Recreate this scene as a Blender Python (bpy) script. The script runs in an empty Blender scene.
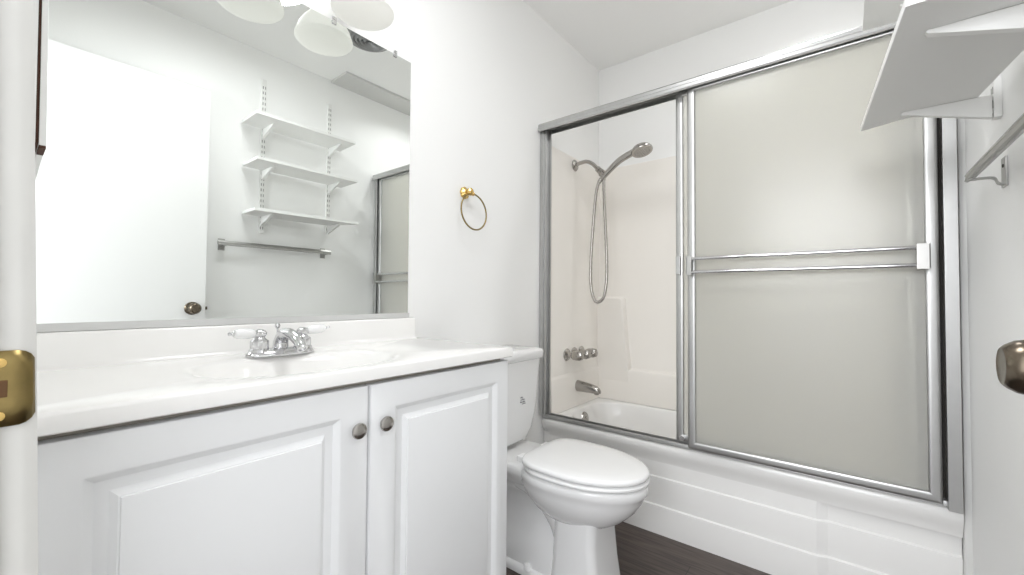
import bpy, bmesh, math, random
from mathutils import Vector, Matrix
R = math.radians
PI = math.pi
random.seed(4)
sc = bpy.context.scene
COL = sc.collection

# ------------------------------------------------------------------ camera
def make_camera():
    cd = bpy.data.cameras.new('camera')
    co = bpy.data.objects.new('camera', cd)
    COL.objects.link(co)
    y, p, r = R(38.5393), R(1.3543), R(0.4107)
    fw = Vector((-math.sin(y)*math.cos(p), math.cos(y)*math.cos(p), math.sin(p)))
    rt = Vector((math.cos(y), math.sin(y), 0))
    up = rt.cross(fw)
    r2 = rt*math.cos(r) + up*math.sin(r)
    u2 = up*math.cos(r) - rt*math.sin(r)
    m = Matrix((r2, u2, -fw)).transposed().to_4x4()
    m.translation = (1.215, 0, .993)
    co.matrix_world = m
    cd.sensor_width = 36
    cd.lens = 418.68/1024*36
    cd.clip_start = .005
    sc.camera = co
make_camera()

# ------------------------------------------------------------------ world, lights, exposure
w = bpy.data.worlds.new('hall_ambient')  # even ambient light added for the unseen hall
sc.world = w
w.use_nodes = True
bg = w.node_tree.nodes['Background']
bg.inputs[0].default_value = (.95, .97, 1, 1)
bg.inputs[1].default_value = 1.4

def area(name, loc, rot, sx, sy, power, color=(1, 1, 1), shape='RECTANGLE', spread=180):
    ld = bpy.data.lights.new(name, 'AREA')
    ld.shape = shape
    ld.size = sx
    ld.size_y = sy
    ld.energy = power
    ld.color = color
    ld.spread = R(spread)
    o = bpy.data.objects.new(name, ld)
    o.location = loc
    o.rotation_euler = rot
    COL.objects.link(o)
    return o
# added soft light standing in for the unseen hall beyond the doorway
area('hall_fill_light', (.90, -2.0, 1.75), (R(90), 0, 0), 1.3, .8, 21, (.96, .975, 1))
# added fill out of view, in place of light bounced off the ceiling
area('ceiling_fill_light', (.75, .70, 2.375), (0, 0, 0), .40, .40, 3.2, (.96, .975, 1), 'DISK')
# added fill out of view, to brighten the tub alcove
area('tub_fill_light', (1.10, 1.93, 2.432), (0, 0, 0), .13, .13, 1.3, (.98, .985, 1), 'DISK', 140)

vs = sc.view_settings
vs.view_transform = 'Standard'
vs.look = 'None'
vs.gamma = 1
vs.use_curve_mapping = False
vs.exposure = 1.14
sc.cycles.max_bounces = 14
sc.cycles.diffuse_bounces = 8
sc.cycles.glossy_bounces = 8
sc.cycles.transmission_bounces = 10
sc.cycles.sample_clamp_indirect = 6
sc.cycles.use_denoising = True

# ------------------------------------------------------------------ materials
def srgb(r, g, b):
    f = lambda c: (c/255/12.92) if c/255 <= .04045 else ((c/255+.055)/1.055)**2.4
    return (f(r), f(g), f(b), 1)

def mat(name, col, rough=.5, metal=0, spec=.5, coat=0, bump=0, bscale=60, var=0, vscale=6):
    m = bpy.data.materials.new(name)
    m.use_nodes = True
    nt = m.node_tree
    b = nt.nodes['Principled BSDF']
    b.inputs['Base Color'].default_value = col
    b.inputs['Roughness'].default_value = rough
    b.inputs['Metallic'].default_value = metal
    b.inputs['Specular IOR Level'].default_value = spec
    b.inputs['Coat Weight'].default_value = coat
    b.inputs['Coat Roughness'].default_value = .08
    if bump or var:
        tc = nt.nodes.new('ShaderNodeTexCoord')
        n = nt.nodes.new('ShaderNodeTexNoise')
        n.inputs['Scale'].default_value = bscale
        n.inputs['Detail'].default_value = 4
        nt.links.new(tc.outputs['Object'], n.inputs['Vector'])
        if bump:
            bp = nt.nodes.new('ShaderNodeBump')
            bp.inputs['Strength'].default_value = bump
            bp.inputs['Distance'].default_value = .002
            nt.links.new(n.outputs['Fac'], bp.inputs['Height'])
            nt.links.new(bp.outputs['Normal'], b.inputs['Normal'])
        if var:
            n2 = nt.nodes.new('ShaderNodeTexNoise')
            n2.inputs['Scale'].default_value = vscale
            n2.inputs['Detail'].default_value = 5
            nt.links.new(tc.outputs['Object'], n2.inputs['Vector'])
            mx = nt.nodes.new('ShaderNodeMix')
            mx.data_type = 'RGBA'
            mx.inputs['A'].default_value = col
            mx.inputs['B'].default_value = tuple(c*(1-var) for c in col[:3]) + (1,)
            nt.links.new(n2.outputs['Fac'], mx.inputs['Factor'])
            nt.links.new(mx.outputs['Result'], b.inputs['Base Color'])
    return m

M = {}
M['wall'] = mat('wall_paint', srgb(245, 245, 244), .55, bump=.15, bscale=140)
M['ceil'] = mat('ceiling_paint', srgb(244, 244, 243), .8, bump=.2, bscale=120)
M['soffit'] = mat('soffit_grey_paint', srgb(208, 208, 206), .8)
M['trim'] = mat('trim_paint', srgb(236, 236, 234), .35, var=.08, vscale=14)
M['jambpaint'] = mat('grey_jamb_paint', srgb(208, 207, 203), .4, var=.1, vscale=18)  # jamb paint, a greyer mix than the trim paint
M['doorpaint'] = mat('door_paint', srgb(240, 240, 239), .4)
M['cab'] = mat('cabinet_paint', srgb(240, 241, 242), .38, var=.03, vscale=9)
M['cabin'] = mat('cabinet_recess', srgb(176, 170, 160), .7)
M['marble'] = mat('cultured_marble', srgb(245, 244, 242), .16, coat=.3, var=.03, vscale=4)
M['porc'] = mat('porcelain', srgb(240, 240, 240), .1, coat=.5)
M['plastic'] = mat('seat_plastic', srgb(245, 245, 245), .2)
M['tub'] = mat('tub_acrylic', srgb(239, 238, 236), .22, var=.04, vscale=3)
M['surround'] = mat('surround_fibreglass', srgb(243, 239, 233), .3, var=.04, vscale=3)
M['chrome'] = mat('chrome', (.68, .68, .69, 1), .12, 1)
M['alu'] = mat('brushed_aluminium', (.55, .55, .545, 1), .38, 1, bump=.05, bscale=200, var=.12, vscale=20)
M['paleal'] = mat('pale_anodised_channel', srgb(214, 214, 213), .45, .2)
M['nickel'] = mat('brushed_nickel', (.44, .42, .395, 1), .2, 1)
M['brass'] = mat('polished_brass', (.68, .47, .17, 1), .2, 1)
M['agedbrass'] = mat('aged_brass', (.36, .27, .11, 1), .34, 1, var=.45, vscale=60)
M['bronze'] = mat('aged_bronze', (.20, .165, .125, 1), .25, 1, var=.35, vscale=40)
M['dark'] = mat('dark_gap', srgb(40, 37, 33), .8)
M['rust'] = mat('rusty_edge', srgb(84, 52, 38), .8, var=.5, vscale=80)
M['rust2'] = mat('latch_hollow', srgb(112, 78, 44), .6, .3, var=.5, vscale=60)
M['shelf'] = mat('shelf_white', srgb(236, 236, 234), .45)
M['slot'] = mat('slot_grey', srgb(150, 150, 148), .7)
M['ventgrey'] = mat('vent_grey_metal', (.30, .30, .30, 1), .4, .8)
M['print'] = mat('grey_print', srgb(135, 135, 138), .6)
M['steelbar'] = mat('satin_steel', (.48, .475, .46, 1), .4, 1, var=.1, vscale=30)

def mat_mirror():
    m = mat('silvered_mirror', (.90, .925, .905, 1), .0, 1)
    return m
M['mirror'] = mat_mirror()

def mat_clear_shade():
    m = bpy.data.materials.new('frosted_lamp_glass')
    m.use_nodes = True
    nt = m.node_tree
    nt.nodes.clear()
    out = nt.nodes.new('ShaderNodeOutputMaterial')
    d = nt.nodes.new('ShaderNodeBsdfDiffuse')
    d.inputs[0].default_value = srgb(238, 238, 236)
    t = nt.nodes.new('ShaderNodeBsdfTranslucent')
    t.inputs[0].default_value = srgb(240, 240, 236)
    g = nt.nodes.new('ShaderNodeBsdfGlossy')
    g.inputs['Roughness'].default_value = .25
    a = nt.nodes.new('ShaderNodeMixShader')
    a.inputs[0].default_value = .45
    b = nt.nodes.new('ShaderNodeMixShader')
    b.inputs[0].default_value = .06
    nt.links.new(d.outputs[0], a.inputs[1])
    nt.links.new(t.outputs[0], a.inputs[2])
    nt.links.new(a.outputs[0], b.inputs[1])
    nt.links.new(g.outputs[0], b.inputs[2])
    e = nt.nodes.new('ShaderNodeEmission')
    e.inputs[0].default_value = (1, .99, .97, 1)
    e.inputs[1].default_value = .06
    ad = nt.nodes.new('ShaderNodeAddShader')
    nt.links.new(b.outputs[0], ad.inputs[0])
    nt.links.new(e.outputs[0], ad.inputs[1])
    nt.links.new(ad.outputs[0], out.inputs[0])
    return m
M['shade'] = mat_clear_shade()

def mat_emit(name, col, s):
    m = bpy.data.materials.new(name)
    m.use_nodes = True
    b = m.node_tree.nodes['Principled BSDF']
    b.inputs['Base Color'].default_value = col
    b.inputs['Emission Color'].default_value = col
    b.inputs['Emission Strength'].default_value = s
    return m
M['filldiff'] = mat_emit('added_lamp_diffuser', (1, .98, .94, 1), 1.5)  # glow of the two added ceiling lights
M['bulb'] = mat_emit('warm_bulb', (1, .97, .92, 1), .05)

def mat_frost():
    m = bpy.data.materials.new('obscure_glass')
    m.use_nodes = True
    nt = m.node_tree
    nt.nodes.clear()
    out = nt.nodes.new('ShaderNodeOutputMaterial')
    rf = nt.nodes.new('ShaderNodeBsdfRefraction')
    rf.inputs['Color'].default_value = srgb(248, 247.5, 243.5)
    rf.inputs['Roughness'].default_value = .2
    rf.inputs['IOR'].default_value = 1.25
    d = nt.nodes.new('ShaderNodeBsdfDiffuse')
    d.inputs[0].default_value = srgb(250, 249.3, 245)
    t = nt.nodes.new('ShaderNodeBsdfTranslucent')
    t.inputs[0].default_value = srgb(250, 249.3, 245)
    g = nt.nodes.new('ShaderNodeBsdfGlossy')
    g.inputs['Roughness'].default_value = .22
    fr = nt.nodes.new('ShaderNodeFresnel')
    fr.inputs[0].default_value = 1.4
    dt = nt.nodes.new('ShaderNodeMixShader')
    dt.inputs[0].default_value = .4
    a = nt.nodes.new('ShaderNodeMixShader')
    a.inputs[0].default_value = .42
    b = nt.nodes.new('ShaderNodeMixShader')
    tc = nt.nodes.new('ShaderNodeTexCoord')
    n = nt.nodes.new('ShaderNodeTexNoise')
    n.inputs['Scale'].default_value = 170
    bp = nt.nodes.new('ShaderNodeBump')
    bp.inputs['Strength'].default_value = .25
    bp.inputs['Distance'].default_value = .002
    L = nt.links.new
    L(tc.outputs['Object'], n.inputs['Vector'])
    L(n.outputs['Fac'], bp.inputs['Height'])
    L(bp.outputs[0], g.inputs['Normal'])
    L(d.outputs[0], dt.inputs[1])
    L(t.outputs[0], dt.inputs[2])
    L(rf.outputs[0], a.inputs[1])
    L(dt.outputs[0], a.inputs[2])
    L(fr.outputs[0], b.inputs[0])
    L(a.outputs[0], b.inputs[1])
    L(g.outputs[0], b.inputs[2])
    L(b.outputs[0], out.inputs[0])
    return m
M['frost'] = mat_frost()

def mat_floor():
    m = mat('dark_vinyl_plank', srgb(84, 76, 71), .42)
    nt = m.node_tree
    b = nt.nodes['Principled BSDF']
    tc = nt.nodes.new('ShaderNodeTexCoord')
    mp = nt.nodes.new('ShaderNodeMapping')
    br = nt.nodes.new('ShaderNodeTexBrick')
    br.offset = .37
    br.inputs['Scale'].default_value = 1
    br.inputs['Brick Width'].default_value = 1.2
    br.inputs['Row Height'].default_value = .15
    br.inputs['Mortar Size'].default_value = .0012
    br.inputs['Color1'].default_value = srgb(86, 76, 71)
    br.inputs['Color2'].default_value = srgb(67, 58, 54)
    br.inputs['Mortar'].default_value = srgb(40, 35, 33)
    mg = nt.nodes.new('ShaderNodeMapping')
    mg.inputs['Scale'].default_value = (5, 70, 1)
    n = nt.nodes.new('ShaderNodeTexNoise')
    n.inputs['Scale'].default_value = 1.2
    n.inputs['Detail'].default_value = 8
    n.inputs['Distortion'].default_value = .6
    rp = nt.nodes.new('ShaderNodeValToRGB')
    rp.color_ramp.elements[0].position = .3
    rp.color_ramp.elements[0].color = (.45, .43, .42, 1)
    rp.color_ramp.elements[1].position = .7
    rp.color_ramp.elements[1].color = (1.35, 1.33, 1.3, 1)
    mx = nt.nodes.new('ShaderNodeMix')
    mx.data_type = 'RGBA'
    mx.blend_type = 'MULTIPLY'
    mx.inputs['Factor'].default_value = 1
    L = nt.links.new
    L(tc.outputs['Object'], mp.inputs['Vector'])
    L(mp.outputs[0], br.inputs['Vector'])
    L(tc.outputs['Object'], mg.inputs['Vector'])
    L(mg.outputs[0], n.inputs['Vector'])
    L(n.outputs['Fac'], rp.inputs[0])
    L(br.outputs['Color'], mx.inputs['A'])
    L(rp.outputs[0], mx.inputs['B'])
    L(mx.outputs['Result'], b.inputs['Base Color'])
    return m
M['floor'] = mat_floor()

# ------------------------------------------------------------------ mesh helpers (all coordinates are metres in the room)
ORG = {}
def new():
    return bmesh.new()

def obj(name, bm, m, parent=None, bevel=0, seg=2, smooth=True, angle=35, at=None):
    """link a bmesh as ONE object; m may be a list of materials"""
    bmesh.ops.recalc_face_normals(bm, faces=bm.faces)
    me = bpy.data.meshes.new(name)
    if parent is not None:
        o0 = ORG[parent]
    elif at is not None:
        o0 = Vector(at)
    else:
        vs_ = [v.co for v in bm.verts]
        o0 = Vector(((min(v.x for v in vs_)+max(v.x for v in vs_))/2, (min(v.y for v in vs_)+max(v.y for v in vs_))/2, min(v.z for v in vs_)))
    bmesh.ops.translate(bm, verts=bm.verts, vec=-o0)
    bm.to_mesh(me)
    bm.free()
    for mm in (m if isinstance(m, list) else [m]):
        me.materials.append(mm)
    if smooth:
        for p in me.polygons:
            p.use_smooth = True
        me.set_sharp_from_angle(angle=R(angle))
    o = bpy.data.objects.new(name, me)
    COL.objects.link(o)
    if parent is not None:
        o.parent = parent
    else:
        o.location = o0
    ORG[o] = o0
    if bevel:
        md = o.modifiers.new('bevel', 'BEVEL')
        md.width = bevel
        md.segments = seg
        md.limit_method = 'ANGLE'
        md.angle_limit = R(40)
        md.harden_normals = True
    return o

def tag(o, label, cat, group=None):
    o['label'] = label
    o['category'] = cat
    if group:
        o['group'] = group
    return o

def thing(name, loc, label, cat, group=None):
    o = bpy.data.objects.new(name, None)
    o.empty_display_size = .05
    o.location = loc
    COL.objects.link(o)
    ORG[o] = Vector(loc)
    return tag(o, label, cat, group)

def struct(o):
    o['kind'] = 'structure'
    return o

def face(bm, vs_, mi=0):
    try:
        f = bm.faces.new(vs_)
        f.material_index = mi
        return f
    except ValueError:
        return None

def box(bm, x0, x1, y0, y1, z0, z1, mi=0):
    v = [bm.verts.new(c) for c in ((x0, y0, z0), (x1, y0, z0), (x1, y1, z0), (x0, y1, z0), (x0, y0, z1), (x1, y0, z1), (x1, y1, z1), (x0, y1, z1))]
    for q in ((0, 3, 2, 1), (4, 5, 6, 7), (0, 1, 5, 4), (1, 2, 6, 5), (2, 3, 7, 6), (3, 0, 4, 7)):
        face(bm, [v[i] for i in q], mi)

def frame_of(d):
    d = Vector(d).normalized()
    a = Vector((0, 0, 1)) if abs(d.z) < .9 else Vector((1, 0, 0))
    u = d.cross(a).normalized()
    return d, u, d.cross(u).normalized()

def loft(bm, rings, cap0=True, cap1=True, mi=0, closed=True):
    R_ = [[bm.verts.new(p) for p in r] for r in rings]
    n = len(R_[0])
    for a, b in zip(R_, R_[1:]):
        for i in range(n if closed else n-1):
            j = (i+1) % n
            face(bm, [a[i], a[j], b[j], b[i]], mi)
    if cap0:
        face(bm, R_[0][::-1], mi)
    if cap1:
        face(bm, R_[-1], mi)
    return R_

def lathe(bm, o, d, prof, seg=32, mi=0, cap0=True, cap1=True, flute=0, nf=0):
    """prof = [(radius, distance along d)]"""
    o = Vector(o)
    d, u, v = frame_of(d)
    rings = []
    for r, h in prof:
        ring = []
        for i in range(seg):
            a = 2*PI*i/seg
            rr = max(r, 1e-5)*(1 + (flute*math.cos(nf*a) if nf else 0))
            ring.append(o + d*h + u*(rr*math.cos(a)) + v*(rr*math.sin(a)))
        rings.append(ring)
    loft(bm, rings, cap0, cap1, mi)

def spline(pts, n=8):
    P = [Vector(p) for p in pts]
    P = [P[0]*2-P[1]] + P + [P[-1]*2-P[-2]]
    out = []
    for i in range(1, len(P)-2):
        a, b, c, d = P[i-1:i+3]
        for k in range(n):
            t = k/n
            out.append(.5*((2*b) + (c-a)*t + (2*a-5*b+4*c-d)*t*t + (3*b-a-3*c+d)*t**3))
    out.append(P[-2])
    return out

def tube(bm, pts, r, seg=14, mi=0, closed=False, sy=1):
    P = [Vector(p) for p in pts]
    n = len(P)
    rad = r if isinstance(r, (list, tuple)) else [r]*n
    T = []
    for i in range(n):
        if closed:
            T.append((P[(i+1) % n]-P[i-1]).normalized())
        else:
            T.append((P[min(i+1, n-1)]-P[max(i-1, 0)]).normalized())
    _, u, _ = frame_of(T[0])
    rings = []
    for i in range(n):
        u = (u - T[i]*u.dot(T[i])).normalized()
        v = T[i].cross(u)
        rings.append([P[i] + u*(rad[i]*math.cos(2*PI*k/seg)) + v*(rad[i]*sy*math.sin(2*PI*k/seg)) for k in range(seg)])
    if closed:
        rings.append(rings[0])
        loft(bm, rings, False, False, mi)
        bmesh.ops.remove_doubles(bm, verts=bm.verts, dist=1e-6)
    else:
        loft(bm, rings, True, True, mi)

def prism(bm, poly, axis, a, b, mi=0):
    """poly: 2-D points; axis 'x','y','z' = extrusion axis between a and b"""
    def P(p, h):
        return {'x': (h, p[0], p[1]), 'y': (p[0], h, p[1]), 'z': (p[0], p[1], h)}[axis]
    loft(bm, [[P(p, a) for p in poly], [P(p, b) for p in poly]], True, True, mi)

def rrect(x0, x1, y0, y1, r, z, n=5):
    pts = []
    for cx, cy, a0 in ((x1-r, y1-r, 0), (x0+r, y1-r, 90), (x0+r, y0+r, 180), (x1-r, y0+r, 270)):
        for k in range(n+1):
            a = R(a0+90*k/n)
            pts.append((cx+r*math.cos(a), cy+r*math.sin(a), z))
    return pts

def egg(xb, xf, y0, hw, z, n=48, split=.42, pw=1.0, back=1.0):
    """plan outline of a toilet bowl: blunt at the back (xb), rounded at the front (xf)"""
    xc = xb+(xf-xb)*split
    out = []
    for i in range(n):
        t = 2*PI*i/n
        c, s = math.cos(t), math.sin(t)
        e = pw if c >= 0 else back
        out.append((xc + ((xf-xc) if c >= 0 else (xc-xb))*math.copysign(abs(c)**e, c), y0 + hw*math.copysign(abs(s)**e, s), z))
    return out

# ------------------------------------------------------------------ the room
W, B, H, NF = 1.49, 2.40, 2.44, .02          # right wall, back wall, ceiling, room face of the doorway wall
def room():
    b = new(); box(b, -.9, W+1.0, -3.2, B+.15, -.06, 0)
    struct(obj('floor', b, M['floor'], smooth=False, at=(0, 0, 0)))
    b = new(); box(b, -.15, W+.15, -.15, B+.15, H, H+.06)
    struct(obj('ceiling', b, M['ceil'], smooth=False))
    b = new(); box(b, -.12, 0, -.09, B+.12, 0, H)
    struct(obj('wall_left', b, M['wall'], smooth=False))
    b = new(); box(b, 0, W, B, B+.12, 0, H)
    struct(obj('wall_back', b, M['wall'], smooth=False))
    b = new(); box(b, W, W+.12, -.09, B+.12, 0, H)
    struct(obj('wall_right', b, M['wall'], smooth=False))
    # doorway wall: left of the opening, right of it, above it
    b = new()
    box(b, 0, .70, -.09, .012, 0, H)
    box(b, 1.43, W, -.09, NF, 0, H)
    box(b, .70, 1.43, -.09, NF, 2.08, H)
    struct(obj('wall_front', b, M['wall'], smooth=False))
    # furred-out end wall of the tub alcove and the shallow ceiling soffit in front of it
    b = new(); box(b, 1.352, W, 2.07, B, .386, H-.001)
    struct(obj('wall_alcove', b, M['wall'], smooth=False))
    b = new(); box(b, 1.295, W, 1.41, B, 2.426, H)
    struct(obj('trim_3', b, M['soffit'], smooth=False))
    # corner moulding strip between tub end and right wall
    b = new(); prism(b, [(1.4778, 1.768), (W, 1.752), (W, 1.80), (1.4778, 1.80)], 'z', 0, 1.84)
    struct(obj('trim_2', b, M['trim']))
room()

JAMB_SHEAR = .028
def door_jamb():
    # left jamb of the doorway with a rounded room-side edge and a door stop; head and right jamb too
    b = new()
    prof = [(.70, -.10), (.718, -.10), (.718, -.012), (.726, -.008), (.726, .004), (.7165, .0062), (.7168, .0158), (.7155, .0198), (.7118, .0260), (.70, .0262)]
    prism(b, prof, 'z', 0, 2.08)
    box(b, 1.417, 1.43, -.10, .022, 0, 2.08)
    box(b, .718, 1.417, -.10, .022, 2.066, 2.08)
    for v in b.verts:            # left jamb sheared to fit its edge to the camera image
        if v.co.x < .73:
            v.co.y -= (v.co.z-.95)*JAMB_SHEAR
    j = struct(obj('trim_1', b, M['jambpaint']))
    # brass strike plate let into the jamb, its lip curling round the room-side edge
    b = new()
    def ring(dz, r):
        return dz
    zc = .9215
    # plate with rounded corners (in the y-z plane), wrapped lip
    cols = [(-.006, .7172), (.004, .7172), (.0125, .7174), (.0160, .7168), (.0190, .7155), (.0218, .7138), (.0232, .7122)]
    rows = []
    for k, (yy, xx) in enumerate(cols):
        hh = .0285 if k < 3 else (.0285, .0275, .025, .0215)[k-3]
        rows.append([(xx, yy, zc-hh), (xx, yy, zc-hh*.45), (xx, yy, zc+hh*.45), (xx, yy, zc+hh)])
    v = [[b.verts.new(p) for p in r] for r in rows]
    for a, c in zip(v, v[1:]):
        for i in range(3):
            face(b, [a[i], a[i+1], c[i+1], c[i]])
    for v in b.verts:  # plate sheared along with the jamb
        v.co.y -= (v.co.z-.95)*JAMB_SHEAR
    s = obj('strike_plate', b, M['agedbrass'], j, angle=60)
    md = s.modifiers.new('thick', 'SOLIDIFY'); md.thickness = .0022; md.offset = 1
    # latch hollow and the two screws
    b = new()
    box(b, .7186, .7199, -.006, .0118, zc-.0065, zc+.0065)
    obj('latch_hole', b, M['rust2'], s, bevel=.0005)
    for dz in (.0195, -.0205):
        b = new()
        lathe(b, (.7190, .0075, zc+dz), (1, 0, 0), [(.0038, 0), (.0036, .0008), (.002, .0013), (.0, .0014)], 14)
        obj('screw', b, M['brass'], s)
door_jamb()

def open_door():
    b = new(); box(b, 1.405, 1.44, .03, .712, .012, 2.064)
    d = struct(obj('door_1', b, M['doorpaint'], bevel=.0015))
    b = new()
    ky, kz = .655, .926
    lathe(b, (1.405, ky, kz), (-1, 0, 0), [(.033, -.001), (.033, .004), (.030, .0075), (.020, .010), (.0125, .013), (.0115, .022), (.016, .0265), (.0235, .032), (.0275, .040), (.0283, .047), (.0265, .055), (.0225, .0615), (.0200, .0640), (.0185, .0650), (.0170, .0645), (.012, .0640), (.006, .0642), (.0, .0643)], 40)
    obj('door_knob', b, M['bronze'], d)
    b = new(); box(b, 1.4105, 1.4345, .711, .7135, kz-.028, kz+.028)
    lp = obj('latch_plate', b, M['agedbrass'], d, bevel=.0006)
    b = new(); prism(b, [(1.416, .712), (1.428, .712), (1.428, .719), (1.419, .724)], 'z', kz-.008, kz+.008)
    obj('latch_bolt', b, M['bronze'], lp)
    for z in (.25, 1.05, 1.82):
        b = new(); lathe(b, (1.4015, .0275, z-.045), (0, 0, 1), [(.0055, 0), (.0055, .09)], 14)
        box(b, 1.4035, 1.4065, .03, .06, z-.045, z+.045)
        obj('hinge', b, M['brass'], d)
open_door()

# ------------------------------------------------------------------ vanity
VY0, VY1, VX = .022, .967, .415
def vanity():
    t = thing('vanity_cabinet', (.21, .49, 0), 'white bathroom vanity cabinet with two raised panel doors under the sink top', 'cabinet')
    b = new()
    # carcass: sides, back, bottom, face frame, toe kick
    box(b, .004, VX, VY0, VY0+.016, .0, .8165)
    box(b, .004, VX, VY1-.016, VY1, .0, .8165)
    box(b, .004, .016, VY0, VY1, .09, .810)
    box(b, .004, VX, VY0, VY1, .09, .106)
    box(b, .352, .366, VY0, VY1, 0, .09)
    obj('carcass', b, M['cab'], t, bevel=.001)
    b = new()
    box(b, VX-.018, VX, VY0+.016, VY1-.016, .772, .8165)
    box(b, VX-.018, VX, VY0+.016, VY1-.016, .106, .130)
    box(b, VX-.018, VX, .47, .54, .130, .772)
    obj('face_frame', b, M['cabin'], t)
    def door(y0, y1, knob_y, py0, py1):
        x0, x1 = VX+.001, VX+.020
        z0, z1, pz0, pz1 = .105, .8075, .152, .752
        b = new()
        def rg(m_, x):   # rectangle ring inset from the panel outline by m_ (negative = outward to the door edge)
            return [(x, py0+m_, pz0+m_), (x, py1-m_, pz0+m_), (x, py1-m_, pz1-m_), (x, py0+m_, pz1-m_)]
        def edge(x, i):
            return [(x, y0+i, z0+i), (x, y1-i, z0+i), (x, y1-i, z1-i), (x, y0+i, z1-i)]
        loft(b, [edge(x0, 0), edge(x1-.005, 0), edge(x1-.0015, .0015), edge(x1, .005), rg(-.001, x1), rg(.002, x1-.0012), rg(.012, x1-.0100), rg(.014, x1-.0105), rg(.027, x1-.0105),
                 rg(.0285, x1-.0095), rg(.0355, x1-.0040), rg(.0375, x1-.0036), rg(.0385, x1-.0012), rg(.042, x1-.0003)], True, True)
        d = obj('door', b, M['cab'], t, angle=24)
        b = new()
        lathe(b, (x1-.001, knob_y, .722), (1, 0, 0), [(.0085, 0), (.0075, .003), (.0062, .006), (.0070, .0085), (.0140, .0105), (.0158, .0125), (.0162, .0145), (.0150, .0175), (.0115, .0195), (.006, .0206), (0, .0208)], 32)
        obj('knob', b, M['nickel'], d)
    door(.024, .5025, .474, .084, .442)
    door(.5075, .965, .5385, .568, .917)
vanity()

def sink_top():
    zt = .847
    SX, SY, ax, ay = .262, .452, .135, .205        # basin centre and half sizes
    x0, x1, y0, y1 = .002, .444, .021, .974
    t = b = new()
    n = 96
    def sup(rx, ry, z, p=2.3):
        out = []
        for i in range(n):
            a = 2*PI*(i+.5)/n
            c, s = math.cos(a), math.sin(a)
            out.append((SX+rx*math.copysign(abs(c)**(2/p), c), SY+ry*math.copysign(abs(s)**(2/p), s), z))
        return out
    def rect_ring(inset, z):
        # points on the rectangle in the same angular order
        out = []
        for i in range(n):
            a = 2*PI*(i+.5)/n
            c, s = math.cos(a), math.sin(a)
            X0, X1, Y0, Y1 = x0+0*inset, x1-inset, y0, y1-inset
            tx = ((X1-SX)/c) if c > 1e-9 else ((X0-SX)/c if c < -1e-9 else 1e9)
            ty = ((Y1-SY)/s) if s > 1e-9 else ((Y0-SY)/s if s < -1e-9 else 1e9)
            tt = min(tx, ty)
            out.append((SX+c*tt, SY+s*tt, z))
        # snap the nearest point to each corner
        for cx, cy in ((X1, Y1), (X0, Y1), (X0, Y0), (X1, Y0)):
            k = min(range(n), key=lambda i: (out[i][0]-cx)**2+(out[i][1]-cy)**2)
            out[k] = (cx, cy, z)
        return out
    rings = [rect_ring(.003, zt-.0292), rect_ring(0, zt-.027), rect_ring(0, zt-.006), rect_ring(.0018, zt-.0018), rect_ring(.005, zt),
             sup(ax+.022, ay+.022, zt), sup(ax+.008, ay+.008, zt-.0018), sup(ax, ay, zt-.006), sup(ax-.012, ay-.014, zt-.022), sup(ax-.03, ay-.045, zt-.06),
             sup(ax-.055, ay-.085, zt-.10), sup(ax-.085, ay-.135, zt-.122), sup(.02, .02, zt-.128)]
    loft(b, rings, False, True)
    # underside around the bowl
    o = obj('sink_countertop', b, M['marble'], angle=50, at=(.22, .49, .81))
    tag(o, 'white cultured marble sink top with moulded oval basin on the vanity cabinet', 'countertop')
    b = new()
    prof = [(.002, zt-.004), (.034, zt-.001), (.026, zt+.004), (.0225, zt+.012), (.021, zt+.066), (.0185, zt+.0705), (.0145, zt+.072), (.002, zt+.072)]
    prism(b, prof, 'y', .021, .951)
    obj('backsplash', b, M['marble'], o, bevel=.002)
    b = new()
    lathe(b, (SX, SY, zt-.1285), (0, 0, 1), [(.024, 0), (.023, .003), (.017, .0045), (.015, .003), (.0, .003)], 28)
    obj('drain', b, M['chrome'], o)
sink_top()

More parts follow.
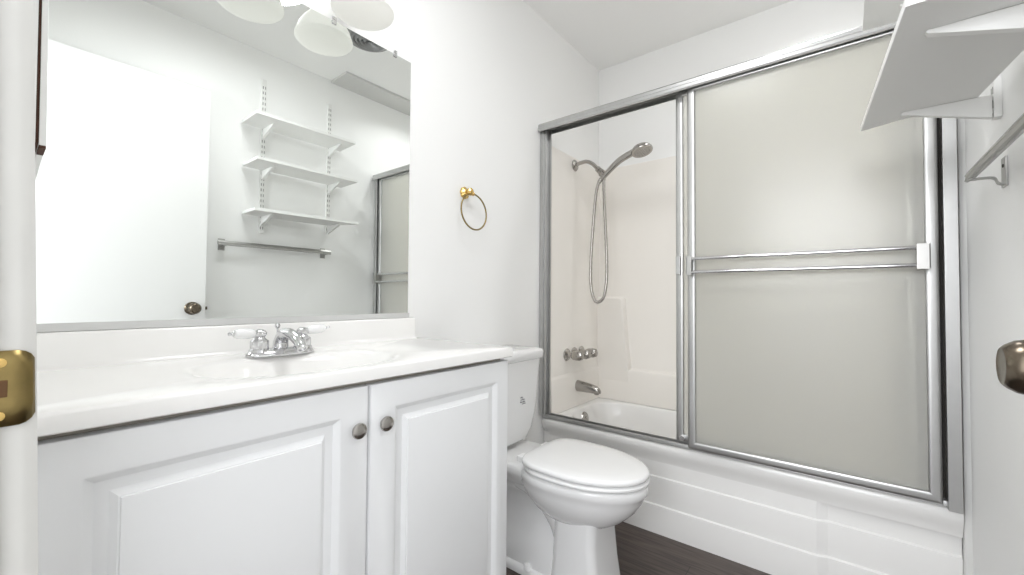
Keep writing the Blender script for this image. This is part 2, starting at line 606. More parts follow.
def faucet():
    zt, FX, FY = .8472, .112, .463
    t = thing('sink_faucet', (FX, FY, zt), 'chrome two handle sink faucet with white porcelain levers behind the basin', 'faucet')
    b = new()
    def oval(rx, ry, z, n=48):
        return [(FX+rx*math.cos(2*PI*i/n), FY+ry*math.copysign(abs(math.sin(2*PI*i/n))**.8, math.sin(2*PI*i/n)), z) for i in range(n)]
    loft(b, [oval(.029, .081, zt), oval(.030, .082, zt+.003), oval(.028, .079, zt+.008), oval(.022, .071, zt+.015), oval(.012, .062, zt+.018)])
    obj('base_plate', b, M['chrome'], t)
    for s in (-1, 1):
        yy = FY+s*.0508
        b = new()
        lathe(b, (FX, yy, zt+.010), (0, 0, 1), [(.0225, 0), (.022, .006), (.0190, .009), (.0195, .011), (.0195, .027), (.0175, .029), (.013, .032), (.0105, .036), (.0140, .041), (.0150, .046), (.0125, .051), (.006, .0545), (0, .055)], 48, flute=.035, nf=12)
        h = obj('handle', b, M['chrome'], t)
        o = Vector((FX, yy, zt+.055))
        d = Vector((.10, s*1.0, .04 if s < 0 else .10)).normalized()
        b = new()
        lathe(b, o+d*.012, d, [(.0075, 0), (.0100, .003), (.0118, .012), (.0122, .024), (.0112, .036), (.009, .043), (.0055, .045)], 24)
        obj('porcelain_lever', b, M['porc'], h)
        b = new()
        lathe(b, o, d, [(.0052, 0), (.0052, .008), (.0075, .010), (.0072, .0125)], 20)
        obj('lever_collar', b, M['chrome'], h)
        b = new()
        lathe(b, o+d*.0565, d, [(.0052, 0), (.006, .002), (.004, .004), (.0032, .006), (.0045, .009), (.0035, .012), (0, .0138)], 20)
        obj('lever_cap', b, M['chrome'], h)
    # spout: rises from the middle of the plate, leans over the basin
    b = new()
    C = spline([(FX-.006, FY, zt+.012), (FX-.004, FY, zt+.034), (FX+.016, FY, zt+.052), (FX+.052, FY, zt+.052), (FX+.088, FY, zt+.040), (FX+.104, FY, zt+.028)], 5)
    n = len(C)
    tube(b, C, [.0185-.0075*(i/(n-1)) for i in range(n)], 20, sy=.9)
    lathe(b, (FX+.1015, FY, zt+.0305), (.65, 0, -.75), [(.0105, 0), (.0115, .002), (.0115, .011), (.009, .0115), (.009, .009), (0, .009)], 20)
    obj('spout', b, M['chrome'], t)
    b = new()
    lathe(b, (FX-.026, FY, zt+.012), (0, 0, 1), [(.0024, 0), (.0024, .050), (.0055, .053), (.0068, .058), (.005, .063), (.0, .065)], 18)
    obj('lift_rod', b, M['chrome'], t)
faucet()

# ------------------------------------------------------------------ wall mirror and its hardware
MY0, MY1, MZ0, MZ1 = .048, .927, .932, 1.829
def mirror():
    t = thing('wall_mirror', (0, .5, MZ0), 'large frameless wall mirror above the sink top', 'mirror')
    b = new(); box(b, .001, .007, MY0, MY1, MZ0, MZ1)
    obj('mirror_glass', b, M['mirror'], t, smooth=False)
    b = new()
    prism(b, [(.001, MZ0-.012), (.013, MZ0-.012), (.013, MZ0+.004), (.0085, MZ0+.004), (.0085, MZ0-.001), (.001, MZ0-.001)], 'y', MY0-.006, MY1+.003)
    obj('bottom_channel', b, M['paleal'], t)
    for yy in (.640, .860):
        b = new()
        box(b, .007, .0105, yy-.007, yy+.007, MZ1-.010, MZ1+.012)
        lathe(b, (.0105, yy, MZ1+.005), (1, 0, 0), [(.004, 0), (.0035, .0015), (0, .002)], 12)
        obj('clip', b, M['chrome'], t, bevel=.001)
mirror()

def medicine_cabinet():
    t = thing('medicine_cabinet', (.15, NF, 1.21), 'slim white medicine cabinet with a rusty edge, left of the big mirror', 'cabinet')
    x0, x1 = .012, .300
    def shear_to_view(b):      # sheared in depth so its edge lines up in the camera view
        for v in b.verts:
            v.co.y -= max(0, v.co.y-.03)/.03*(v.co.z-1.21)*.017
    b = new()
    box(b, x0+.004, x1-.002, .0125, .0392, 1.213, 1.95)
    shear_to_view(b)
    obj('body', b, M['trim'], t)
    b = new()
    prism(b, [(x0+.004, .0392), (x1-.003, .0392), (x1-.003, .0427), (x0+.004, .0442)], 'z', 1.214, 1.949)
    shear_to_view(b)
    obj('brown_strip', b, M['rust'], t)  # dark brown strip filling the gap between body and door
    b = new()
    prism(b, [(x0, .0444), (x1, .0428), (x1, .0497), (x0, .0537)], 'z', 1.210, 1.953)
    shear_to_view(b)
    obj('door', b, [M['trim']], t, bevel=.0006)
    b = new()
    prism(b, [(x0+.004, .0539), (x1-.004, .0500), (x1-.004, .0505), (x0+.004, .0544)], 'z', 1.214, 1.949)
    shear_to_view(b)
    obj('mirror_glass', b, M['mirror'], t, smooth=False)
    b = new()
    box(b, x1-.05, x1-.001, .0428, .0497, 1.206, 1.2105)
    shear_to_view(b)
    obj('corroded_edge', b, M['rust'], t)
medicine_cabinet()

def vanity_light():
    t = thing('vanity_light', (0, .452, 1.9), 'chrome bar vanity light with three frosted glass bell shades above the mirror', 'light fixture')
    b = new()
    lathe(b, (.001, .452, 2.045), (1, 0, 0), [(.062, 0), (.062, .012), (.052, .020), (.03, .024), (0, .025)], 40)
    obj('back_plate', b, M['chrome'], t)
    b = new()
    tube(b, [(.072, .19, 2.045), (.072, .714, 2.045)], .011, 18)
    tube(b, [(.02, .452, 2.045), (.072, .452, 2.045)], .011, 16)
    obj('bar', b, M['chrome'], t)
    for yy in (.234, .448, .667):
        b = new()
        tube(b, spline([(.072, yy, 2.045), (.098, yy, 2.050), (.118, yy, 2.03), (.120, yy, 1.95)], 6), .007, 12)
        lathe(b, (.120, yy, 1.958), (0, 0, -1), [(.012, 0), (.021, .005), (.023, .020), (.024, .034), (.0, .034)], 28)
        a = obj('arm', b, M['chrome'], t)
        b = new()
        prof = [(.024, .0), (.034, .008), (.050, .022), (.066, .042), (.078, .064), (.085, .086), (.0875, .092), (.0875, .096), (.082, .102), (.070, .108), (.050, .112), (.025, .114), (0, .1145)]
        lathe(b, (.120, yy, 1.922), (0, 0, -1), prof, 48, cap0=False, cap1=True)
        s = obj('shade', b, M['shade'], a)
        b = new()
        lathe(b, (.120, yy, 1.925), (0, 0, -1), [(.012, 0), (.013, .012), (.022, .026), (.028, .042), (.026, .056), (.016, .068), (0, .072)], 28)
        obj('bulb', b, M['bulb'], a)

vanity_light()

def added_ceiling_lamp():  # unseen fixture added around the ceiling fill light
    t = thing('added_ceiling_lamp', (.75, .70, H), 'added round white ceiling light near the vanity, out of view', 'light fixture')
    b = new(); lathe(b, (.75, .70, H), (0, 0, -1), [(.205, 0), (.208, .016), (.200, .024), (.190, .024)], 48, cap1=False)
    obj('base', b, M['trim'], t)
    b = new(); lathe(b, (.75, .70, H-.028), (0, 0, -1), [(.195, 0), (.190, .010), (.16, .020), (.10, .026), (0, .028)], 48)
    obj('diffuser', b, M['filldiff'], t)
added_ceiling_lamp()

def ceiling_vent():
    cx, cy = .865, 1.30
    t = thing('exhaust_vent', (cx, cy, H), 'round grey ribbed exhaust vent in the ceiling, seen at the top of the mirror', 'vent')
    b = new()
    prof = [(.125, 0), (.125, .008), (.118, .016), (.108, .018)]
    lathe(b, (cx, cy, H-.0005), (0, 0, -1), prof, 56, cap0=True, cap1=True)
    obj('rim', b, M['ventgrey'], t)
    for k in range(4):
        r = .096-.022*k
        b = new()
        lathe(b, (cx, cy, H-.0185), (0, 0, -1), [(r, 0), (r+.003, .007), (r-.008, .012+.001*k), (r-.014, .004), (r-.012, 0)], 48, cap0=False, cap1=False)
        obj('louvre_ring', b, M['ventgrey'], t)
ceiling_vent()

def towel_ring():
    yy, zz = 1.207, 1.418
    t = thing('towel_ring', (0, yy, zz), 'brass towel ring on the wall between mirror and shower', 'towel ring')
    b = new()
    lathe(b, (.0005, yy, zz), (1, 0, 0), [(.024, 0), (.0245, .004), (.022, .008), (.015, .013), (.011, .018), (.0115, .026), (.015, .032), (.0145, .040), (.009, .045), (0, .046)], 48, flute=.05, nf=8)
    m = obj('mount', b, M['brass'], t)
    b = new()
    lathe(b, (.034, yy+.010, zz-.006), (0, 1, 0), [(.006, 0), (.008, .003), (.008, .009), (.006, .012)], 18)
    obj('ring_eye', b, M['brass'], m)
    b = new()
    n = 64
    r = .073
    tube(b, [(.034+.010*(1-math.cos(2*PI*i/n))*.5, 1.226+r*math.sin(2*PI*i/n), zz-.006-r+r*math.cos(2*PI*i/n)) for i in range(n)], .0033, 12, closed=True)
    obj('ring', b, M['agedbrass'], t)
towel_ring()

# ------------------------------------------------------------------ toilet
def toilet():
    y0 = 1.322
    t = thing('toilet', (.38, y0, 0), 'white two piece toilet with closed lid between vanity and bathtub', 'toilet')
    # bowl with foot: bowl shell, front column, trapway, rear body, foot flange
    b = new()
    loft(b, [egg(.36, .57, y0, .075, .225), egg(.34, .60, y0, .098, .236), egg(.30, .638, y0, .122, .260), egg(.265, .674, y0, .144, .296), egg(.245, .699, y0, .158, .334), egg(.242, .706, y0, .161, .352),
             egg(.24, .712, y0, .165, .358), egg(.24, .714, y0, .167, .380), egg(.245, .710, y0, .163, .386), egg(.30, .66, y0, .125, .388)])
    bowl = obj('bowl', b, M['porc'], t, angle=60)
    b = new()
    loft(b, [rrect(.405, .598, y0-.110, y0+.104, .035, .0), rrect(.407, .596, y0-.109, y0+.103, .035, .012), rrect(.415, .584, y0-.102, y0+.094, .03, .10), rrect(.42, .576, y0-.099, y0+.090, .028, .19), rrect(.425, .578, y0-.099, y0+.090, .028, .268)])
    obj('pedestal', b, M['porc'], bowl, angle=50)
    b = new()
    # foot flange
    loft(b, [rrect(.10, .47, y0-.105, y0+.105, .05, 0), rrect(.10, .47, y0-.105, y0+.105, .05, .016), rrect(.108, .46, y0-.097, y0+.097, .045, .026), rrect(.12, .45, y0-.082, y0+.082, .04, .03)])
    # rear body carrying the tank
    loft(b, [rrect(.12, .45, y0-.090, y0+.090, .05, .025), rrect(.12, .45, y0-.089, y0+.089, .05, .055), rrect(.115, .45, y0-.083, y0+.083, .05, .09), rrect(.11, .45, y0-.070, y0+.070, .04, .125), rrect(.10, .44, y0-.048, y0+.048, .035, .16), rrect(.09, .43, y0-.036, y0+.036, .03, .20), rrect(.07, .43, y0-.040, y0+.040, .03, .25), rrect(.055, .42, y0-.070, y0+.070, .035, .295), rrect(.045, .40, y0-.098, y0+.098, .04, .315), rrect(.04, .40, y0-.122, y0+.122, .035, .352), rrect(.04, .38, y0-.128, y0+.128, .03, .375), rrect(.04, .34, y0-.124, y0+.124, .03, .386), rrect(.05, .3, y0-.11, y0+.11, .03, .392)])
    for s in (-1, 1):   # trapway bulging out on both sides
        yy = y0+s*.026
        P = spline([(.46, yy, .150), (.43, yy, .215), (.38, yy, .270), (.32, yy, .308), (.25, yy, .325)], 8)
        tube(b, P, [.060]*len(P), 24)
    obj('trapway', b, M['porc'], bowl, angle=60)
    for s in (-1, 1):
        b = new()
        lathe(b, (.318, y0+s*.096, .0235), (0, 0, 1), [(.0135, 0), (.0135, .012), (.011, .019), (.006, .0225), (0, .0235)], 24)
        obj('bolt_cap', b, M['plastic'], t)
    # seat and lid
    b = new()
    zz = .3905
    loft(b, [egg(.302, .700, y0, .155, zz+.0005, back=.6), egg(.299, .714, y0, .166, zz+.003, back=.6), egg(.297, .718, y0, .169, zz+.007, back=.6), egg(.297, .718, y0, .169, zz+.0125, back=.6), egg(.302, .713, y0, .165, zz+.0150, back=.6), egg(.35, .67, y0, .12, zz+.0150, back=.7)])
    obj('seat', b, M['plastic'], t, angle=60)
    b = new()
    zz = .4110
    def lo(i, z):
        return egg(.297+i*.7, .717-i, y0, .168-i, z, back=.5)
    loft(b, [lo(.016, zz), lo(.003, zz+.001), lo(.0005, zz+.004), lo(0, zz+.012), lo(.003, zz+.0165), lo(.009, zz+.019), lo(.05, zz+.0205), lo(.10, zz+.0215), lo(.15, zz+.0218)])
    lid = obj('lid', b, M['plastic'], t, angle=60)
    for s in (-1, 1):
        b = new()
        box(b, .264, .293, y0+s*.075-.02, y0+s*.075+.02, .389, .414)
        obj('hinge', b, M['plastic'], t, bevel=.005, seg=3)
    # tank
    b = new()
    T0 = y0-.006
    loft(b, [rrect(.045, .165, T0-.095, T0+.095, .05, .402), rrect(.032, .183, T0-.120, T0+.120, .05, .418), rrect(.026, .190, T0-.142, T0+.142, .05, .455), rrect(.022, .194, T0-.158, T0+.158, .045, .52), rrect(.018, .200, T0-.167, T0+.167, .04, .66), rrect(.016, .203, T0-.171, T0+.171, .035, .738)])
    tank = obj('tank', b, M['porc'], t, angle=60)
    b = new()
    loft(b, [rrect(.012, .205, T0-.172, T0+.172, .035, .738), rrect(.008, .213, T0-.180, T0+.180, .035, .743), rrect(.008, .214, T0-.181, T0+.181, .035, .768), rrect(.011, .210, T0-.177, T0+.177, .033, .777), rrect(.025, .19, T0-.16, T0+.16, .03, .781)])
    obj('tank_lid', b, M['porc'], t, angle=60)
    # small grey printed mark on the tank front: three short scribbled lines
    b = new()
    for k, (ya, yb, zc) in enumerate(((1.335, 1.352, .592), (1.338, 1.366, .582), (1.336, 1.368, .573), (1.348, 1.370, .565))):
        yv = ya
        i = 0
        while yv < yb-.002:
            ln = (.004, .0025, .006, .003)[(i+k) % 4]
            h = (.002, .0038, .0018)[(i+2*k) % 3]
            box(b, .1965, .1985+.0018*(zc-.52)/.1, yv, min(yv+ln, yb), zc, zc+h)
            yv += ln+.0022
            i += 1
    obj('printed_mark', b, M['print'], tank)
toilet()

# ------------------------------------------------------------------ bathtub, surround, plumbing
def bathtub():
    X0, X1, Y0, Y1, ZT = .003, 1.477, 1.772, 2.397, .386
    cx, cy = .70, 2.085
    n = 128
    b = new()
    def sup(rx, ry, z, px=cx, p=4.0):
        out = []
        for i in range(n):
            a = 2*PI*(i+.5)/n
            c, s = math.cos(a), math.sin(a)
            out.append((px+rx*math.copysign(abs(c)**(2/p), c), cy+ry*math.copysign(abs(s)**(2/p), s), z))
        return out
    def rect(i0, z, front):
        out = []
        for i in range(n):
            a = 2*PI*(i+.5)/n
            c, s = math.cos(a), math.sin(a)
            xa, xb, ya, yb = X0+i0, X1-i0, front, Y1-i0
            tx = ((xb-cx)/c) if c > 0 else ((xa-cx)/c)
            ty = ((yb-cy)/s) if s > 0 else ((ya-cy)/s)
            tt = min(tx, ty)
            out.append((cx+c*tt, cy+s*tt, z))
        for px, py in ((xb, yb), (xa, yb), (xa, ya), (xb, ya)):
            k = min(range(n), key=lambda i: (out[i][0]-px)**2+(out[i][1]-py)**2)
            out[k] = (px, py, z)
        return out
    rings = [rect(0, .300, Y0+.0215), rect(0, .315, Y0+.0185), rect(0, .332, Y0+.0105), rect(0, .348, Y0+.0045), rect(0, .362, Y0+.001), rect(0, .372, Y0+.002), rect(0, .380, Y0+.006), rect(0, ZT, Y0+.016),
             sup(.655, .262, ZT), sup(.642, .252, ZT-.004), sup(.632, .244, ZT-.018), sup(.618, .234, ZT-.08), sup(.590, .218, .16, cx+.01), sup(.555, .195, .095, cx+.01), sup(.50, .155, .072, cx+.01), sup(.2, .05, .066, cx)]
    loft(b, rings, False, True)
    # apron: three stepped bands, the right end set back behind a soft fold
    prof = [(.300, 1.7935), (.2405, 1.7935), (.2365, 1.7865), (.2335, 1.7860), (.1225, 1.7900), (.1185, 1.7830), (.1155, 1.7825), (.0, 1.7870)]
    xs = [(X0, 0), (1.128, 0), (1.134, .001), (1.158, .012), (1.164, .013), (X1, .013)]
    V = [[b.verts.new((x, y+dy, z)) for z, y in prof] for x, dy in xs]
    for a, c in zip(V, V[1:]):
        for i in range(len(prof)-1):
            face(b, [a[i], a[i+1], c[i+1], c[i]])
    o = obj('bathtub', b, M['tub'], angle=28, at=(.74, 1.79, 0))
    tag(o, 'white alcove bathtub with a ribbed apron behind the toilet', 'bathtub')
    b = new()
    lathe(b, (.073, 2.085, .326), (1, 0, .18), [(.034, 0), (.035, .004), (.031, .011), (.018, .014), (0, .015)], 32)
    lathe(b, (.087, 2.085, .332), (1, 0, .18), [(.007, 0), (.006, .004), (0, .005)], 14)
    obj('overflow_plate', b, M['nickel'], o)
bathtub()

SUR = 1.790
def surround():
    z0 = .387
    b = new()
    # left panel (with a low ledge), back panel, raised corner column and back ledge, right panel
    prism(b, [(.002, z0), (.034, z0), (.030, .560), (.022, .574), (.018, .580), (.018, SUR), (.002, SUR)], 'y', 1.816, 2.398)
    prism(b, [(2.398, z0), (2.340, z0), (2.346, .560), (2.352, .573), (2.372, .579), (2.376, .585), (2.376, SUR), (2.398, SUR)], 'x', .002, 1.350)
    # column in the left back corner: slanted right edge, flat top at 1.0 m
    A = [(.018, z0), (.245, z0), (.236, .50), (.214, .70), (.196, .90), (.190, .988), (.176, 1.002), (.018, 1.002)]
    loft(b, [[(x, 2.397, z) for x, z in A], [(x-(.002 if x > .1 else 0), 2.358, z) for x, z in A], [(x-(.014 if x > .1 else 0), 2.344, z-(.010 if z > .98 else 0)) for x, z in A]])
    box(b, 1.333, 1.350, 1.862, 2.398, z0, SUR)
    o = obj('tub_surround', b, M['surround'], bevel=.004, seg=2, angle=40)
    tag(o, 'cream moulded fibreglass wall surround above the bathtub', 'shower surround')
surround()

def tub_valve():
    yy, zz = 2.067, .682
    t = thing('tub_valve', (.018, yy, zz), 'row of three chrome tub valve handles above the tub spout', 'faucet')
    for k, dy in enumerate((-.080, 0, .080)):
        b = new()
        o = (.018, yy+dy, zz)
        lathe(b, o, (1, 0, 0), [(.034, 0), (.034, .003), (.028, .009), (.017, .014), (.013, .018), (.013, .034)], 32)
        e = obj('escutcheon', b, M['nickel'], t)
        b = new()
        lathe(b, (.050, yy+dy, zz), (1, 0, 0), [(.012, 0), (.017, .004), (.023, .014), (.0225, .026), (.025, .036), (.024, .054), (.019, .064), (.012, .068), (0, .069)], 48, flute=.12, nf=6)
        obj('handle', b, M['nickel'], e)
tub_valve()

def tub_spout():
    yy = 2.085
    o0 = Vector((.020, yy, .500))
    t = thing('tub_spout', o0, 'chrome tub spout on the shower wall below the valve handles', 'faucet')
    b = new()
    P = [(0, .031, .0), (.004, .032, 0), (.03, .030, -.001), (.07, .0275, -.003), (.105, .0245, -.006), (.130, .021, -.010), (.144, .016, -.014), (.151, .009, -.018)]
    rings = []
    for dx, r, dz in P:
        rings.append([o0+Vector((dx, r*.9*math.cos(2*PI*i/28), dz+r*math.sin(2*PI*i/28))) for i in range(28)])
    loft(b, rings)
    obj('spout_body', b, M['nickel'], t, angle=60)
    b = new()
    lathe(b, o0+Vector((.128, 0, -.024)), (0, 0, -1), [(.013, 0), (.013, .010), (.010, .010), (.010, .004), (0, .004)], 24)
    obj('outlet', b, M['nickel'], t)
tub_spout()

def shower():
    yy = 2.067
    t = thing('shower_arm', (.018, yy, 1.745), 'bent chrome shower arm with round flange high on the shower wall', 'shower arm')
    b = new()
    lathe(b, (.018, yy, 1.745), (1, 0, 0), [(.032, 0), (.032, .003), (.026, .010), (.014, .014), (.0115, .015)], 32)
    obj('flange', b, M['nickel'], t)
    b = new()
    tube(b, spline([(.020, yy, 1.745), (.055, yy, 1.752), (.095, yy, 1.752), (.130, yy, 1.732), (.160, yy, 1.700)], 7), .0105, 16)
    obj('pipe', b, M['nickel'], t)
    b = new()
    d = Vector((.7, 0, -.72)).normalized()
    lathe(b, (.158, yy, 1.702), d, [(.0125, 0), (.016, .003), (.016, .020), (.013, .022), (.013, .026), (.018, .029), (.018, .044), (.012, .047)], 24)
    # cradle of the holder
    lathe(b, (.184, yy-.004, 1.650), Vector((.62, -.10, .74)), [(.0155, 0), (.0175, .004), (.0185, .026), (.016, .027), (.0145, .024), (.0130, .004)], 24)
    h = obj('holder', b, M['nickel'], t)
    # handset resting in the holder, with its hose
    g = thing('hand_shower', (.19, yy, 1.645), 'chrome handheld shower head with hanging metal hose in the shower arm holder', 'shower head')
    b = new()
    ax = [(.188, yy-.004, 1.636), (.204, yy-.006, 1.650), (.245, yy-.010, 1.682), (.290, yy-.014, 1.712), (.330, yy-.017, 1.728), (.370, yy-.019, 1.740)]
    P = spline(ax, 6)
    n = len(P)
    rr = [.0115 + .003*math.sin(PI*i/(n-1)) + .006*(i/(n-1))**2 for i in range(n)]
    tube(b, P, rr, 20)
    hd = obj('handle', b, M['nickel'], g)
    nrm = Vector((.26, -.14, -.95)).normalized()
    c = Vector((.416, yy-.020, 1.744))
    b = new()
    lathe(b, c-nrm*.006, nrm, [(.012, -.020), (.030, -.015), (.044, -.006), (.0525, .006), (.0535, .014), (.051, .019), (.046, .020)], 48)
    hh = obj('head', b, M['nickel'], hd)
    b = new()
    d_, u_, v_ = frame_of(nrm)
    for r_, k in ((.0, 1), (.012, 6), (.024, 12), (.036, 18)):
        for i in range(k):
            a = 2*PI*i/k
            lathe(b, c+nrm*.0125+u_*(r_*math.cos(a))+v_*(r_*math.sin(a)), nrm, [(.0028, 0), (.0026, .0035), (0, .004)], 8)
    obj('nozzles', b, M['ventgrey'], hh)
    b = new()
    P = spline([(.186, yy-.004, 1.640), (.170, yy-.010, 1.612), (.158, yy-.016, 1.54), (.146, yy-.022, 1.38), (.136, yy-.026, 1.20), (.138, yy-.028, 1.06), (.158, yy-.030, .985), (.186, yy-.030, .972), (.212, yy-.026, 1.00), (.224, yy-.020, 1.08), (.222, yy-.012, 1.20), (.212, yy-.006, 1.36), (.202, yy-.002, 1.52), (.198, yy, 1.62), (.196, yy, 1.652)], 10)
    tube(b, P, [.0082+.0005*((i % 2)*2-1) for i in range(len(P))], 12)
    obj('hose', b, M['nickel'], g)
    b = new()
    lathe(b, (.186, yy-.004, 1.642), Vector((-.40, -.12, -.75)), [(.009, 0), (.0115, .004), (.0105, .026), (.008, .028)], 18)
    lathe(b, (.1965, yy, 1.655), Vector((.03, 0, -1)), [(.010, 0), (.0115, .004), (.010, .024), (.008, .026)], 18)
    obj('hose_nut', b, M['nickel'], g)
shower()

# ------------------------------------------------------------------ sliding shower doors
def shower_frame():
    t = thing('shower_door_frame', (.74, 1.77, .386), 'aluminium frame with top header, side posts and bottom track on the bathtub rim', 'shower door frame')
    b = new()
    # header: rounded front channel, open underneath
    prof = [(1.7275, 1.834), (1.724, 1.840), (1.724, 1.851), (1.7275, 1.855), (1.7275, 1.867), (1.734, 1.8745), (1.748, 1.878), (1.805, 1.878), (1.805, 1.838), (1.801, 1.838), (1.801, 1.872), (1.774, 1.872), (1.774, 1.846), (1.771, 1.846), (1.771, 1.872), (1.738, 1.870), (1.732, 1.834)]
    prism(b, prof, 'x', .002, 1.477)
    obj('header', b, M['alu'], t, angle=30)
    b = new()
    box(b, .002, .024, 1.745, 1.800, .404, 1.860)
    box(b, .024, .034, 1.752, 1.760, .404, 1.860)
    box(b, .024, .040, 1.786, 1.796, .404, 1.860)
    obj('side_post', b, M['alu'], t, bevel=.0012)
    b = new()
    box(b, 1.442, 1.472, 1.742, 1.800, .3865, 1.860)
    obj('side_post', b, M['alu'], t, bevel=.0012)
    b = new()
    box(b, 1.4335, 1.4418, 1.772, 1.797, .411, 1.860)
    obj('gap_shade_strip', b, M['dark'], t)  # dark strip put in for the shaded gap beside the post
    b = new()
    prof = [(1.7735, .3865), (1.7735, .392), (1.776, .402), (1.779, .404), (1.779, .394), (1.793, .394), (1.793, .410), (1.797, .410), (1.797, .394), (1.810, .394), (1.810, .402), (1.813, .402), (1.813, .3865)]
    prism(b, prof, 'x', .002, 1.442)
    obj('bottom_track', b, M['alu'], t, angle=30)
shower_frame()

def half_round(w_, d_, n=6):
    """profile of a frame rail: flat back, rounded front"""
    pts = [(-w_/2, d_)]
    pts += [(-w_/2, d_*.38), (-w_*.46, d_*.16), (-w_*.36, d_*.03), (-w_*.2, 0), (w_*.2, 0), (w_*.36, d_*.03), (w_*.46, d_*.16), (w_/2, d_*.38)]
    pts.append((w_/2, d_))
    return pts

def sliding_door(name, x0, x1, yf, z0, z1, label, towel):
    """mitred frame of rounded aluminium rails round a pane of obscure glass; yf is the front face"""
    t = thing(name, ((x0+x1)/2, yf+.008, z0), label, 'shower door', 'sliding shower doors')
    sw, d = .030, .018
    pr = half_round(sw, d)
    def rail(a, c):
        """mitred rail from corner a to corner c of the frame rectangle, profile inside the frame"""
        (ax, az), (bx, bz) = a, c
        ux, uz = (bx-ax), (bz-az)
        L = math.hypot(ux, uz)
        ux, uz = ux/L, uz/L
        nx, nz = -uz, ux        # inward normal (frame is walked anticlockwise seen from the front)
        b = new()
        r0, r1 = [], []
        for q, dep in pr:
            inn = q+sw/2
            r0.append((ax+nx*inn+ux*inn, yf+dep, az+nz*inn+uz*inn))
            r1.append((bx+nx*inn-ux*inn, yf+dep, bz+nz*inn-uz*inn))
        loft(b, [r0, r1])
        return b
    c = [(x0, z0), (x1, z0), (x1, z1), (x0, z1)]
    obj('bottom_rail', rail(c[0], c[1]), M['alu'], t)
    obj('stile', rail(c[1], c[2]), M['alu'], t)
    obj('top_rail', rail(c[2], c[3]), M['alu'], t)
    obj('stile', rail(c[3], c[0]), M['alu'], t)
    b = new(); box(b, x0+sw*.7, x1-sw*.7, yf+.008, yf+.012, z0+sw*.7, z1-sw*.7)
    obj('glass_pane', b, M['frost'], t, smooth=False)
    if towel:
        zc, yb = 1.122, yf-.046
        bar = new()
        for zz in (zc+.026, zc-.026):
            loft(bar, [[(xx, yb+.0065*math.cos(2*PI*i/14), zz+.0062*math.sin(2*PI*i/14)) for i in range(14)] for xx in (x0+.030, x1-.047)])
        obj('towel_bar', bar, M['chrome'], t)
        for xa, xb in ((x0+.010, x0+.030), (x1-.054, x1-.024)):
            b = new()
            box(b, xa, xb, yb-.007, yb-.002, zc-.038, zc+.038)
            xm = xa if xa < .8 else xb-.004
            box(b, xm, xm+.004, yb-.007, yf+.002, zc-.036, zc+.036)
            obj('bar_bracket', b, M['steelbar'], t, bevel=.0012)
    else:
        b = new()
        box(b, x0+.004, x0+.022, yf-.014, yf+.002, 1.090, 1.168)
        obj('bar_bracket', b, M['alu'], t, bevel=.003)
        b = new()
        lathe(b, (x0+.026, yf-.006, z0+.014), (0, 1, 0), [(.010, -.004), (.012, -.002), (.012, .006), (.010, .008)], 20)
        obj('roller_guide', b, M['chrome'], t)
    return t
sliding_door('sliding_shower_door', .719, 1.433, 1.750, .397, 1.859, 'front frosted sliding shower door with a double towel bar across it', True)
sliding_door('sliding_shower_door', .665, 1.391, 1.7785, .4115, 1.862, 'rear frosted sliding shower door pushed behind the one with towel bar', False)

# ------------------------------------------------------------------ right wall: shelves, towel bar
def shelf_standards():
    for yy, z0, label in ((.998, 1.360, 'white slotted shelf rail on the wall, nearer the open door'), (1.400, 1.402, 'white slotted shelf rail on the wall, nearer the shower')):
        b = new()
        z1 = 2.272
        # channel with a double row of slots cut dark into its face
        prism(b, [(W-.0005, yy-.0125), (W-.0125, yy-.0125), (W-.0125, yy+.0125), (W-.0005, yy+.0125)], 'z', z0, z1)
        z = z0+.022
        while z < z1-.03:
            for s in (-1, 1):
                box(b, W-.0131, W-.0120, yy+s*.006-.0022, yy+s*.006+.0022, z, z+.016, 1)
            z += .032
        o = obj('shelf_standard', b, [M['shelf'], M['slot']], smooth=False)
        tag(o, label, 'shelf rail', 'slotted rails of the wall shelf unit')
shelf_standards()

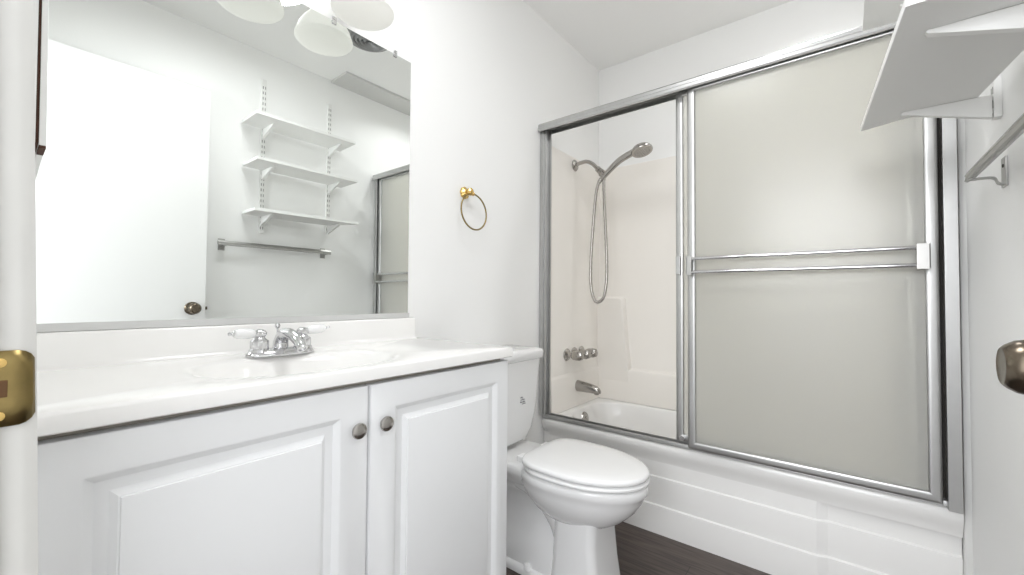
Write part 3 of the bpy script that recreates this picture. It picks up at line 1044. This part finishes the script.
SH = [1.972, 1.727, 1.4555]       # undersides of the three boards
def shelves():
    polys = [
        [(1.258, .880), (1.258, 1.462), (1.470, 1.470), (1.472, .880)],
        [(1.258, .888), (1.258, 1.478), (1.470, 1.484), (1.472, .888)],
        [(1.293, .893), (1.252, 1.488), (1.455, 1.398), (1.4765, 1.180), (1.4765, .893)]]
    names = ['topmost white shelf board of the wall unit', 'middle white shelf board of the wall unit', 'lowest white shelf board of the wall unit, just above the towel bar']
    pos = ['top', 'middle', 'lowest']
    src = None
    for k, (z, poly, nm) in enumerate(zip(SH, polys, names)):
        b = new(); prism(b, poly, 'z', z, z+.016)
        tag(obj('wall_shelf', b, M['shelf'], bevel=.0012), nm, 'shelf', 'white boards of the wall shelf unit')
    def bracket(yy, z):
        b = new()
        xw = W-.0135
        P = [(xw, z-.0005), (1.330, z-.0005), (1.326, z-.003), (1.329, z-.007), (xw, z-.053)]
        # folded sheet: two cheeks closed along the lower edge
        prism(b, P, 'y', yy-.0075, yy+.0075)
        return b
    src = obj('shelf_bracket', bracket(.998, SH[0]), M['shelf'], bevel=.0015, at=(1.4, .998, SH[0]))
    hk = []
    for dz in (-.012, -.042):
        b = new()
        box(b, W-.0136, W-.0105, .998-.003, .998+.003, SH[0]+dz-.006, SH[0]+dz)
        hk.append(obj('hook', b, M['dark'], src))
    side = {.998: 'nearer the open door', 1.400: 'nearer the shower'}
    first = True
    for k, z in enumerate(SH):
        for yy in (.998, 1.400):
            o = src
            if not first:
                o = src.copy(); COL.objects.link(o)
                for q in hk:
                    h2 = q.copy(); COL.objects.link(h2); h2.parent = o
            first = False
            o.location = (1.4, yy, z)
            tag(o, 'white metal shelf bracket under the %s board, %s' % (pos[k], side[yy]), 'shelf bracket', 'brackets of the wall shelf unit')
shelves()

def towel_bar():
    xb, zz, ya, yb = 1.440, 1.279, .771, 1.402
    t = thing('towel_bar', (xb, 1.08, zz), 'flat satin metal towel bar on the wall below the shelves', 'towel bar')
    b = new()
    # square bar turned on edge, a groove along it
    prism(b, [(xb-.008, zz-.012), (xb-.003, zz-.0145), (xb+.008, zz-.008), (xb+.008, zz+.010), (xb-.001, zz+.013), (xb-.008, zz+.001), (xb-.006, zz-.001)], 'y', ya, yb)
    obj('bar', b, M['steelbar'], t, bevel=.0008)
    for y in (ya+.03, yb-.03):
        b = new()
        # wall plate, arm curving out to a thin cradle under the bar
        box(b, W-.004, W-.0005, y-.016, y+.016, zz-.038, zz+.026)
        P = spline([(W-.004, y, zz-.034), (W-.012, y, zz-.030), (W-.017, y, zz-.019), (W-.030, y, zz-.016), (xb-.006, y, zz-.016)], 5)
        rings = [[(p.x, p.y-.009, p.z), (p.x, p.y+.009, p.z), (p.x, p.y+.009, p.z+.003), (p.x, p.y-.009, p.z+.003)] for p in P]
        loft(b, rings)
        br = obj('bracket', b, M['steelbar'], t, bevel=.0005)
        b = new()
        lathe(b, (W-.004, y, zz+.008), (-1, 0, 0), [(.0042, 0), (.0038, .0012), (0, .0016)], 14)
        obj('screw', b, M['dark'], br)
towel_bar()

def added_tub_lamp():  # unseen fixture added to carry the alcove fill light
    t = thing('added_recessed_lamp', (1.10, 1.93, H), 'added small round ceiling light over the bathtub, out of view', 'light fixture')
    b = new(); lathe(b, (1.10, 1.93, H-.0005), (0, 0, -1), [(.095, 0), (.095, .003), (.085, .006), (.075, .005)], 40, cap1=False)
    obj('trim_ring', b, M['trim'], t)
    b = new(); lathe(b, (1.10, 1.93, H-.001), (0, 0, -1), [(.074, 0), (.074, .003), (0, .003)], 40)
    obj('lens', b, M['filldiff'], t)
added_tub_lamp()
